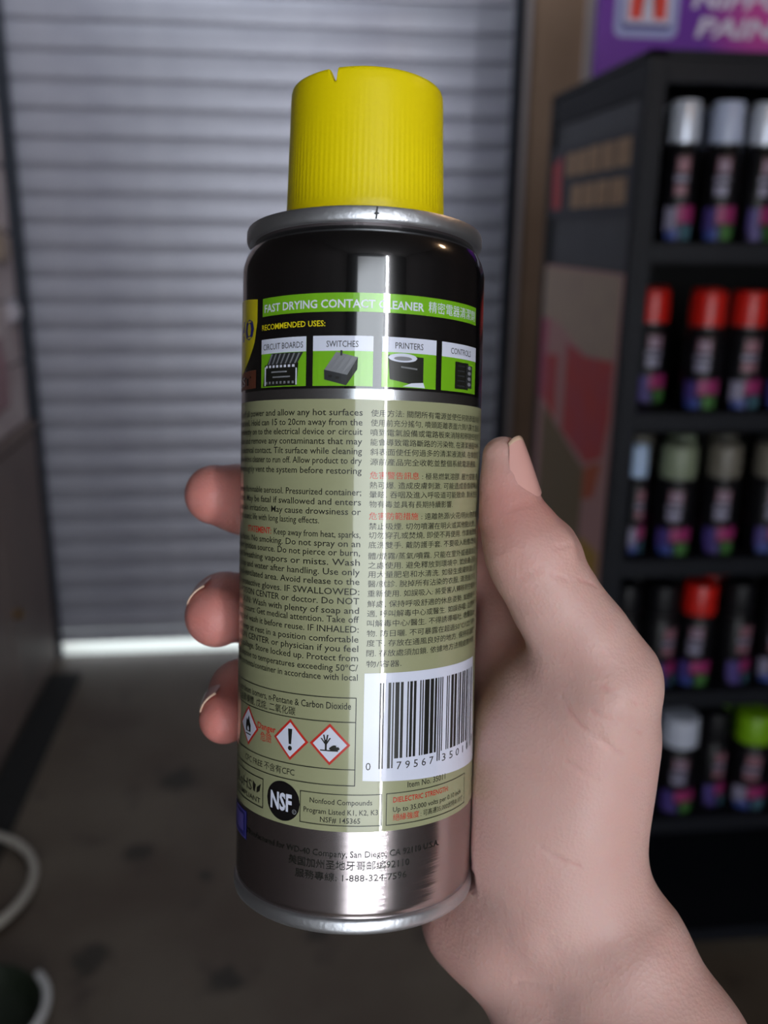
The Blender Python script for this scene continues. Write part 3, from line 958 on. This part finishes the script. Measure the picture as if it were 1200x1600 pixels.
p.text('3 5 0 1 1', 20.0, 30.2, 12.3, 1.6, M_ipr, 2)
p.text('8', 33.2, 34.2, 13.3, 1.5, M_ipr, 2)
p.build('barcode', 'white barcode panel')

# hazard box
p = Print()
p.box(-36, .76, 9.2, 26.8, .18, M_ipr, 1)
p.rect(-36, .76, 22.1 - .3, 22.1 - .12, M_ipr, 1)
p.rect(-36, .76, 12.4, 12.58, M_ipr, 1)
p.text('Contains: petroleum isomers, n-Pentane & Carbon Dioxide', -38, -.3, 24.45, 1.4, M_ipr, 1, .006)
p.text('含石油異構體, 戊烷, 二氧化碳', -34, -11.8, 22.5, 1.35, M_ipr, 1, 0, 1)
p.text('Danger', -22.2, -16.6, 18.0, 1.35, M_rpr, 1, .015)
p.text('危險', -21.2, -17.7, 15.8, 1.5, M_rpr, 1, .01, 1)
p.text('CFC FREE 不含有CFC', -27.4, -11.8, 10.2, 1.3, M_ipr, 1, .015)
p.build('hazard_box')
for k, (s, z) in enumerate(((-26.0, 17.6), (-12.9, 17.35), (-4.4, 17.35))):
    p = Print()
    p.diamond(s, z, 4.1, 4.15, M_rpr, 1)
    p.diamond(s, z, 3.45, 3.5, M_wpr, 2)
    if k == 0:
        p.span(s - 1.1, s + 1.1, lambda a: z - 1.2, lambda a: z + .1 + 1.6 * (1 - ((a - s) / 1.15) ** 2) * (1 + .35 * math.sin(6 * (a - s))), M_ipr, 3, 12)
        p.span(s - .4, s + .4, lambda a: z - 1.0, lambda a: z - .5 + .5 * (1 - abs(a - s) / .4), M_wpr, 4, 6)
        p.rect(s - 1.2, s + 1.2, z - 1.9, z - 1.65, M_ipr, 3)
    elif k == 1:
        p.quad([(s - .28, z - .9), (s + .28, z - .9), (s + .5, z + 2.2), (s - .5, z + 2.2)], M_ipr, 3)
        p.disc(s, z - 1.7, .48, .48, M_ipr, 3, 12)
    else:
        p.rect(s - 1.9, s + 1.7, z - 1.35, z - 1.1, M_ipr, 3)
        p.rect(s - .95, s - .55, z - 1.2, z + .9, M_ipr, 3)
        for a, b in ((-1.7, 1.2), (-1.2, 1.9), (-.4, 1.9), (.1, 1.3)):
            p.quad([(s - .9, z - .1), (s - .6, z - .1), (s + a + .16, z + b), (s + a - .16, z + b)], M_ipr, 3)
        p.span(s - .1, s + 2.0, lambda q: z - .9 - .35 * (1 - ((q - s - .95) / 1.05) ** 2), lambda q: z - .75 + .65 * math.sin(3.0 * min(1, max(0, (q - s + .1) / 2.1))), M_ipr, 4, 8)
        p.disc(s + 1.5, z - .3, .2, .16, M_wpr, 5, 6)
    p.build('hazard_symbol', ['flame symbol in a red diamond', 'exclamation mark in a red diamond', 'dead tree and fish in a red diamond'][k])

# marks under the hazard box
p = Print()
p.box(-33.5, -20.0, 1.7, 7.9, .22, M_ipr, 1)
p.text('RoHS', -32.5, -24.2, 4.3, 2.3, M_ipr, 1, .0)
p.quad([(-23.7, 4.6), (-22.9, 4.4), (-22.6, 6.0), (-23.8, 6.6)], M_ipr, 1)
p.quad([(-22.3, 4.4), (-21.2, 5.0), (-20.8, 6.6), (-22.2, 5.6)], M_ipr, 1)
p.text('COMPLIANT', -32.5, -20.9, 2.5, 1.1, M_ipr, 1, .005)
p.build('compliance_mark')
p = Print()
p.disc(-14.6, 4.6, 4.15, 4.0, M_ink, 1, 32)
p.text('NSF', -17.7, -12.3, 2.8, 3.5, M_wpr, 2, .035)
p.disc(-11.7, 2.9, .5, .5, M_gpr, 2, 12)
p.disc(-11.7, 2.9, .36, .36, M_ink, 3, 12)
p.text('R', -11.9, -11.5, 2.65, .5, M_gpr, 4)
p.build('round_mark', 'black round mark with white letters')
p = Print()
p.box(-10.45, 6.15, 1.15, 7.55, .16, M_ipr, 1)
p.text('Nonfood Compounds', -8.3, 4.2, 5.4, 1.1, M_ipr, 1, .004)
p.text('Program Listed K1, K2, K3', -9.6, 5.4, 3.4, 1.1, M_ipr, 1, .004)
p.text('NSF# 145365', -6.1, 1.9, 1.75, 1.1, M_ipr, 1, .004)
p.box(7.0, 29.2, 1.1, 7.6, .16, M_ipr, 1)
p.text('DIELECTRIC STRENGTH:', 8.45, 22.3, 5.65, 1.1, M_rpr, 1, .012)
p.text('Up to 35,000 volts per 0.10 inch', 8.45, 27.2, 3.75, 1.05, M_ipr, 1, .004)
p.text('絕緣強度', 8.5, 14.3, 2.05, 1.1, M_rpr, 1, .01, 1)
p.text(': 可高達35,000伏特/0.10寸', 14.7, 28.2, 2.05, 1.0, M_ipr, 1, .003, 1)
p.text('Item No. 35011', 11.5, 21.2, 8.35, 1.25, M_ipr, 1, .004)
p.build('lettering', 'boxed small print along the lower edge')
p = Print()
p.text('Manufactured for WD-40 Company, San Diego, CA 92110 U.S.A.', -26, 19.8, -5.1, 1.3, M_ipr, 0, .004)
p.text('美国加州圣地牙哥邮编92110', -12.9, 12.3, -7.5, 1.45, M_ipr, 0, .003, 1)
p.text('服務專線: 1-888-324-7596', -11.3, 11.7, -9.9, 1.35, M_ipr, 0, .003, 1)
p.build('lettering', 'dark address lines printed on the bare steel')
p = Print()
p.rect(-36, -26.5, -7.0, -.9, M_bpr, 0)
p.box(-35.8, -26.7, -6.8, -1.1, .3, M_vpr, 1)
p.quad([(-34, -5.6), (-28.0, -5.6), (-28.0, -2.0), (-34, -2.0)], M_vpr, 2)
p.build('blue_mark', 'small blue and violet square mark')

# cap with fluted skirt, a rim wall and two notches
n, vs, fs = 720, [], []
prof = [(17.0, 124.2, 0), (17.15, 124.6, 0), (17.1, 126.2, 0), (17.06, 126.6, 1), (16.9, 132, .9), (16.75, 138, .6), (16.6, 143.5, 0), (16.5, 148.6, 0), (16.48, 149.2, 0), (16.38, 151.2, 0), (16.2, 151.9, 0), (15.8, 152.15, 0),
        (15.3, 152.15, 0), (15.0, 151.8, 0), (14.9, 150), (14.8, 146.0), (13.8, 145.4), (1.0, 145.4)]


def notch(a):
    """how far the rim wall is cut down at angle a"""
    s1 = (a + 6.45 / 16.4) * 16.4
    d = 0.
    if -1.6 < s1 < .75:
        d = max(d, 2.9 * min(1, (s1 + 1.6) / 1.5) if s1 < .3 else 2.9 * min(1, (.75 - s1) / .35))
    s2 = (a - 1.38) * 16.4
    if abs(s2) < .8:
        d = max(d, 1.6 * (1 - abs(s2) / .8))
    return d


for j, q in enumerate(prof):
    r, z = q[0], q[1]
    fl = q[2] if len(q) > 2 else 0
    for k in range(n):
        a = 2 * math.pi * k / n
        if a > math.pi:
            a -= 2 * math.pi
        rr = r + fl * .03 * math.cos(a * 90)
        zz = z
        if z > 148.9:
            zz = min(z, 152.15 - notch(a))
        vs.append((rr * math.sin(a) * MM, -rr * math.cos(a) * MM, (zz + ZB) * MM))
for j in range(len(prof) - 1):
    for k in range(n):
        k2 = (k + 1) % n
        fs.append((j * n + k, j * n + k2, (j + 1) * n + k2, (j + 1) * n + k))
cp = mesh('cap', vs, fs, M_cap, can, True)
cp.data.set_sharp_from_angle(angle=R_(50))
# dark weld mark on the top seam
mesh('weld_mark', [(.0027 + dx * MM, -.02554 + dy * .0, (z + ZB) * MM) for dx, dy, z in
                   ((-.1, 0, 119.4), (.25, 0, 119.4), (.3, 0, 120.3), (.75, 0, 120.4), (.3, 0, 120.7), (.45, 0, 121.7), (.15, 0, 121.8), (-.05, 0, 120.7), (-.4, 0, 120.4), (0, 0, 120.2))],
     [(0, 1, 2, 4, 5, 6, 7, 9), (2, 3, 4), (9, 7, 8)], M_gdk, can)['label'] = 'small dark weld mark'


# ------------------------------------------------------------------ hand

def prims(table):
    out = {}
    for k, l in table.items():
        out[k] = [(np.array(a[:3], np.float32), np.array(b[:3], np.float32), a[3], b[3]) for a, b in zip(l, l[1:])]
    return out


def tapered(P, a, b, ra, rb):
    ba = b - a
    pa = P - a
    h = np.clip(pa @ ba / float(ba @ ba), 0, 1)
    return np.sqrt(np.sum((pa - h[:, None] * ba) ** 2, 1)) - (ra + (rb - ra) * h)


def smin(a, b, k):
    h = np.maximum(k - np.abs(a - b), 0) / k
    return np.minimum(a, b) - h * h * k * .25


def chain(P, segs, k):
    d = None
    for s in segs:
        e = tapered(P, *s)
        d = e if d is None else smin(d, e, k)
    return d


def sdf(P, T):
    """signed distance (mm) of the hand and forearm, can frame"""
    palm = None
    for n in ('meta_index', 'meta_middle', 'meta_ring', 'meta_pinky', 'hypo', 'radial', 'ulnar', 'midarm', 'web', 'palmfill'):
        e = chain(P, T[n], 4.)
        palm = e if palm is None else smin(palm, e, 9.)
    th = smin(chain(P, T['thenar'], 5.), chain(P, T['thenar_inner'], 5.), 10.)
    palm = smin(palm, th, 9.)
    palm = smin(palm, smin(chain(P, T['thumb'], 3.), chain(P, T['knuckle'], 2.), 3.), 5.)
    fing = None
    for n in ('index', 'middle', 'ring', 'pinky'):
        e = chain(P, T[n], 4.)
        fing = e if fing is None else smin(fing, e, 1.5)
    d = smin(palm, fing, 4.)
    # the can presses the skin flat where it is held
    rad = np.sqrt(P[:, 0] ** 2 + P[:, 1] ** 2)
    can = np.maximum(rad - 26.35, np.maximum(-P[:, 2], P[:, 2] - 135.))
    rim = np.maximum(rad - 26.75, np.maximum(-P[:, 2] - .2, P[:, 2] - 4.))
    can = np.minimum(can, rim)
    return -smin(-d, can, 1.2)



T = prims(HAND)
allp = np.array([q for l in HAND.values() for q in l])
H_ = .6
lo = np.array([min(allp[:, i] - allp[:, 3]) - 4 for i in range(3)])
hi = np.array([max(allp[:, i] + allp[:, 3]) + 4 for i in range(3)])
B = 8                                   # coarse blocks of 8 fine cells
nb = np.ceil((hi - lo) / (H_ * B)).astype(int)
nf = nb * B + 1
gx = [lo[i] + H_ * B * (np.arange(nb[i]) + .5) for i in range(3)]
cc = np.stack(np.meshgrid(*gx, indexing='ij'), -1).reshape(-1, 3).astype(np.float32)
cv = sdf(cc, T).reshape(nb)
vol = np.repeat(np.repeat(np.repeat(cv, B, 0), B, 1), B, 2)
vol = np.pad(vol, ((0, 1), (0, 1), (0, 1)), mode='edge').astype(np.float32)
near = np.argwhere(np.abs(cv) < H_ * B * .9 + 2.5)
offs = np.stack(np.meshgrid(*[np.arange(B + 1)] * 3, indexing='ij'), -1).reshape(-1, 3)
for i0 in range(0, len(near), 800):
    nn = near[i0:i0 + 800]
    ii = (nn[:, None, :] * B + offs[None]).reshape(-1, 3)
    vals = sdf((lo + ii * H_).astype(np.float32), T)
    vol[ii[:, 0], ii[:, 1], ii[:, 2]] = vals
ins = vol < 0
cnt = sum(ins[a:a + nf[0] - 1, b:b + nf[1] - 1, c:c + nf[2] - 1].astype(np.int8) for a in (0, 1) for b in (0, 1) for c in (0, 1))
act = np.argwhere((cnt > 0) & (cnt < 8))
idm = -np.ones(np.array(cnt.shape), np.int32)
idm[act[:, 0], act[:, 1], act[:, 2]] = np.arange(len(act))
acc = np.zeros((len(act), 3))
num = np.zeros(len(act))
cor = [(a, b, c) for a in (0, 1) for b in (0, 1) for c in (0, 1)]
for p0 in cor:
    for ax in range(3):
        if p0[ax]:
            continue
        p1 = list(p0)
        p1[ax] = 1
        a = vol[act[:, 0] + p0[0], act[:, 1] + p0[1], act[:, 2] + p0[2]]
        b = vol[act[:, 0] + p1[0], act[:, 1] + p1[1], act[:, 2] + p1[2]]
        x = (a < 0) != (b < 0)
        t = np.where(x, a / np.where(x, a - b, 1), 0)
        q = np.array(p0, float)[None].repeat(len(act), 0)
        q[:, ax] = t
        acc += q * x[:, None]
        num += x
V = lo + (act + acc / num[:, None]) * H_
quads = []
for ax in range(3):
    sl0 = [slice(None)] * 3
    sl1 = [slice(None)] * 3
    sl0[ax] = slice(0, nf[ax] - 1)
    sl1[ax] = slice(1, nf[ax])
    e = np.argwhere(ins[tuple(sl0)] != ins[tuple(sl1)])
    u, w = [(1, 2), (2, 0), (0, 1)][ax]
    e = e[(e[:, u] > 0) & (e[:, w] > 0) & (e[:, u] < nf[u] - 1) & (e[:, w] < nf[w] - 1)]
    flip = ins[tuple(e.T)]
    c = []
    for du, dw in ((-1, -1), (0, -1), (0, 0), (-1, 0)):
        k = e.copy()
        k[:, u] += du
        k[:, w] += dw
        c.append(idm[tuple(k.T)])
    c = np.stack(c, 1)
    c[~flip] = c[~flip][:, ::-1]
    quads.append(c)
Q = np.concatenate(quads)
Vf = V.astype(np.float32)
for it in range(2):
    d0 = sdf(Vf, T)
    g = np.stack([sdf(Vf + np.eye(3, dtype=np.float32)[i] * .15, T) - d0 for i in range(3)], 1) / .15
    gl = np.linalg.norm(g, axis=1, keepdims=True)
    Vf = Vf - (g / np.maximum(gl, .3)) * np.clip(d0, -.4, .4)[:, None] * .9
Nrm = g / np.maximum(gl, .3)


def seg_dist(P, a, b):
    a, b = np.array(a, np.float32), np.array(b, np.float32)
    ba = b - a
    h = np.clip((P - a) @ ba / (ba @ ba), 0, 1)
    return np.linalg.norm(P - a - h[:, None] * ba, axis=1)


disp = np.zeros(len(Vf), np.float32)
for cr in CREASES:
    d = np.min([seg_dist(Vf, a, b) for a, b in zip(cr, cr[1:])], axis=0)
    disp -= .30 * np.exp(-(d / .42) ** 2)
for (c_, rad_, dep_) in DENTS:
    d = np.min([seg_dist(Vf, a, b) for a, b in zip(c_, c_[1:])], axis=0) if len(c_) > 1 else np.linalg.norm(Vf - np.array(c_[0], np.float32), axis=1)
    disp -= dep_ * np.exp(-(d / rad_) ** 2)
Vf = Vf + Nrm * disp[:, None]
# redness of the skin: pink fingertips, knuckles and palm heel
tint = np.zeros(len(Vf), np.float32)


def blob(c, r, s):
    global tint
    tint = np.maximum(tint, s * np.exp(-(np.linalg.norm(Vf - np.array(c[:3], np.float32), axis=1) / r) ** 2))


for nme in ('index', 'middle', 'ring', 'pinky'):
    blob(HAND[nme][-1], 13, 1.)
    blob(HAND[nme][0], 18, .7)
blob(HAND['thumb'][2], 11, .75)
blob(HAND['thumb'][3], 9, .6)
blob(HAND['web'][0], 12, .9)
blob(HAND['hypo'][1], 16, .45)
blob(HAND['thenar'][1], 12, .25)
for cr in CREASES:
    d = np.min([seg_dist(Vf, a, b) for a, b in zip(cr, cr[1:])], axis=0)
    tint = np.maximum(tint, .26 * np.exp(-(d / .55) ** 2))
hm = bpy.data.meshes.new('hand')
hm.vertices.add(len(Vf))
hm.vertices.foreach_set('co', (Vf * MM).astype(np.float32).ravel())
hm.loops.add(Q.size)
hm.loops.foreach_set('vertex_index', Q.astype(np.int32).ravel())
hm.polygons.add(len(Q))
hm.polygons.foreach_set('loop_start', np.arange(0, Q.size, 4, dtype=np.int32))
hm.polygons.foreach_set('loop_total', np.full(len(Q), 4, dtype=np.int32))
hm.polygons.foreach_set('use_smooth', np.ones(len(Q), bool))
hm.update(calc_edges=True)
hm.validate()
at = hm.attributes.new('tint', 'FLOAT', 'POINT')
at.data.foreach_set('value', tint.astype(np.float32))

M_skin = bpy.data.materials.new('skin')
M_skin.use_nodes = True
nt = M_skin.node_tree
N, K = nt.nodes, nt.links
b = N['Principled BSDF']
at = N.new('ShaderNodeAttribute')
at.attribute_name = 'tint'
tc = N.new('ShaderNodeTexCoord')
n1 = N.new('ShaderNodeTexNoise')
n1.inputs['Scale'].default_value = 70
n1.inputs['Detail'].default_value = 4
K.new(tc.outputs['Object'], n1.inputs['Vector'])
m1 = N.new('ShaderNodeMix')
m1.data_type = 'RGBA'
m1.inputs['A'].default_value = rgb(208, 174, 164)
m1.inputs['B'].default_value = rgb(200, 158, 149)
K.new(n1.outputs['Fac'], m1.inputs['Factor'])
m2 = N.new('ShaderNodeMix')
m2.data_type = 'RGBA'
K.new(m1.outputs['Result'], m2.inputs['A'])
m2.inputs['B'].default_value = rgb(190, 108, 100)
K.new(at.outputs['Fac'], m2.inputs['Factor'])
K.new(m2.outputs['Result'], b.inputs['Base Color'])
b.inputs['Roughness'].default_value = .46
b.inputs['Specular IOR Level'].default_value = .35
b.inputs['Subsurface Weight'].default_value = .35
b.inputs['Subsurface Radius'].default_value = (1, .35, .2)
b.inputs['Subsurface Scale'].default_value = .004
vo = N.new('ShaderNodeTexVoronoi')
vo.inputs['Scale'].default_value = 1300
K.new(tc.outputs['Object'], vo.inputs['Vector'])
n3 = N.new('ShaderNodeTexNoise')
n3.inputs['Scale'].default_value = 260
n3.inputs['Detail'].default_value = 5
K.new(tc.outputs['Object'], n3.inputs['Vector'])
ad = N.new('ShaderNodeMath')
ad.operation = 'MULTIPLY_ADD'
K.new(vo.outputs['Distance'], ad.inputs[0])
ad.inputs[1].default_value = .35
K.new(n3.outputs['Fac'], ad.inputs[2])
bp = N.new('ShaderNodeBump')
bp.inputs['Strength'].default_value = .45
bp.inputs['Distance'].default_value = .0005
K.new(ad.outputs[0], bp.inputs['Height'])
K.new(bp.outputs[0], b.inputs['Normal'])
hand = link('person', hm, M_skin)
hand.matrix_world = can_m
tag(hand, "right hand and bare forearm of a person, gripping the aerosol can with thumb and fingers", 'person')

M_nail = mat('nail', rgb(214, 162, 152), .28, 0, .02, 200, spec=.5, coat=.3)
M_edge = mat('nail edge', rgb(214, 182, 158), .3)
for (A, Bt, nn, r0, r1, ang) in NAILS:
    A, Bt, nn = Vector(A), Vector(Bt), Vector(nn)
    ax = (Bt - A)
    Ln = ax.length
    ax.normalize()
    sd = ax.cross(nn)
    vs, fs, mi = [], [], []
    nu, nv = 14, 14
    for lay in (.10, -.25):
        for i in range(nv + 1):
            v_ = i / nv
            for j in range(nu + 1):
                u_ = -1 + 2 * j / nu
                w_ = ang * (.80 + .2 * math.sin(math.pi * min(1, v_ * 1.1)))
                th = R_(w_) * u_
                vv_ = v_ - .10 * (u_ * u_) * (v_ > .5) * (v_ - .5) * 2 + .16 * (1 - u_ * u_) * 0 + .12 * (u_ * u_) * (v_ < .5) * (.5 - v_) * 2
                rr = r0 + (r1 - r0) * v_ + lay + .12 * math.sin(math.pi * v_)
                vs.append((A + ax * (Ln * vv_) + rr * (math.cos(th) * nn + math.sin(th) * sd)) * MM)
    o2 = (nu + 1) * (nv + 1)
    for i in range(nv):
        for j in range(nu):
            q = i * (nu + 1) + j
            fs.append((q, q + 1, q + nu + 2, q + nu + 1))
            mi.append(1 if i >= nv - 1 else 0)
            fs.append((o2 + q + nu + 1, o2 + q + nu + 2, o2 + q + 1, o2 + q))
            mi.append(1 if i >= nv - 1 else 0)
    for j in range(nu):
        q = nv * (nu + 1) + j
        fs.append((q, q + 1, o2 + q + 1, o2 + q))
        mi.append(1)
    mesh('nail', vs, fs, [M_nail, M_edge], hand, True, mi)
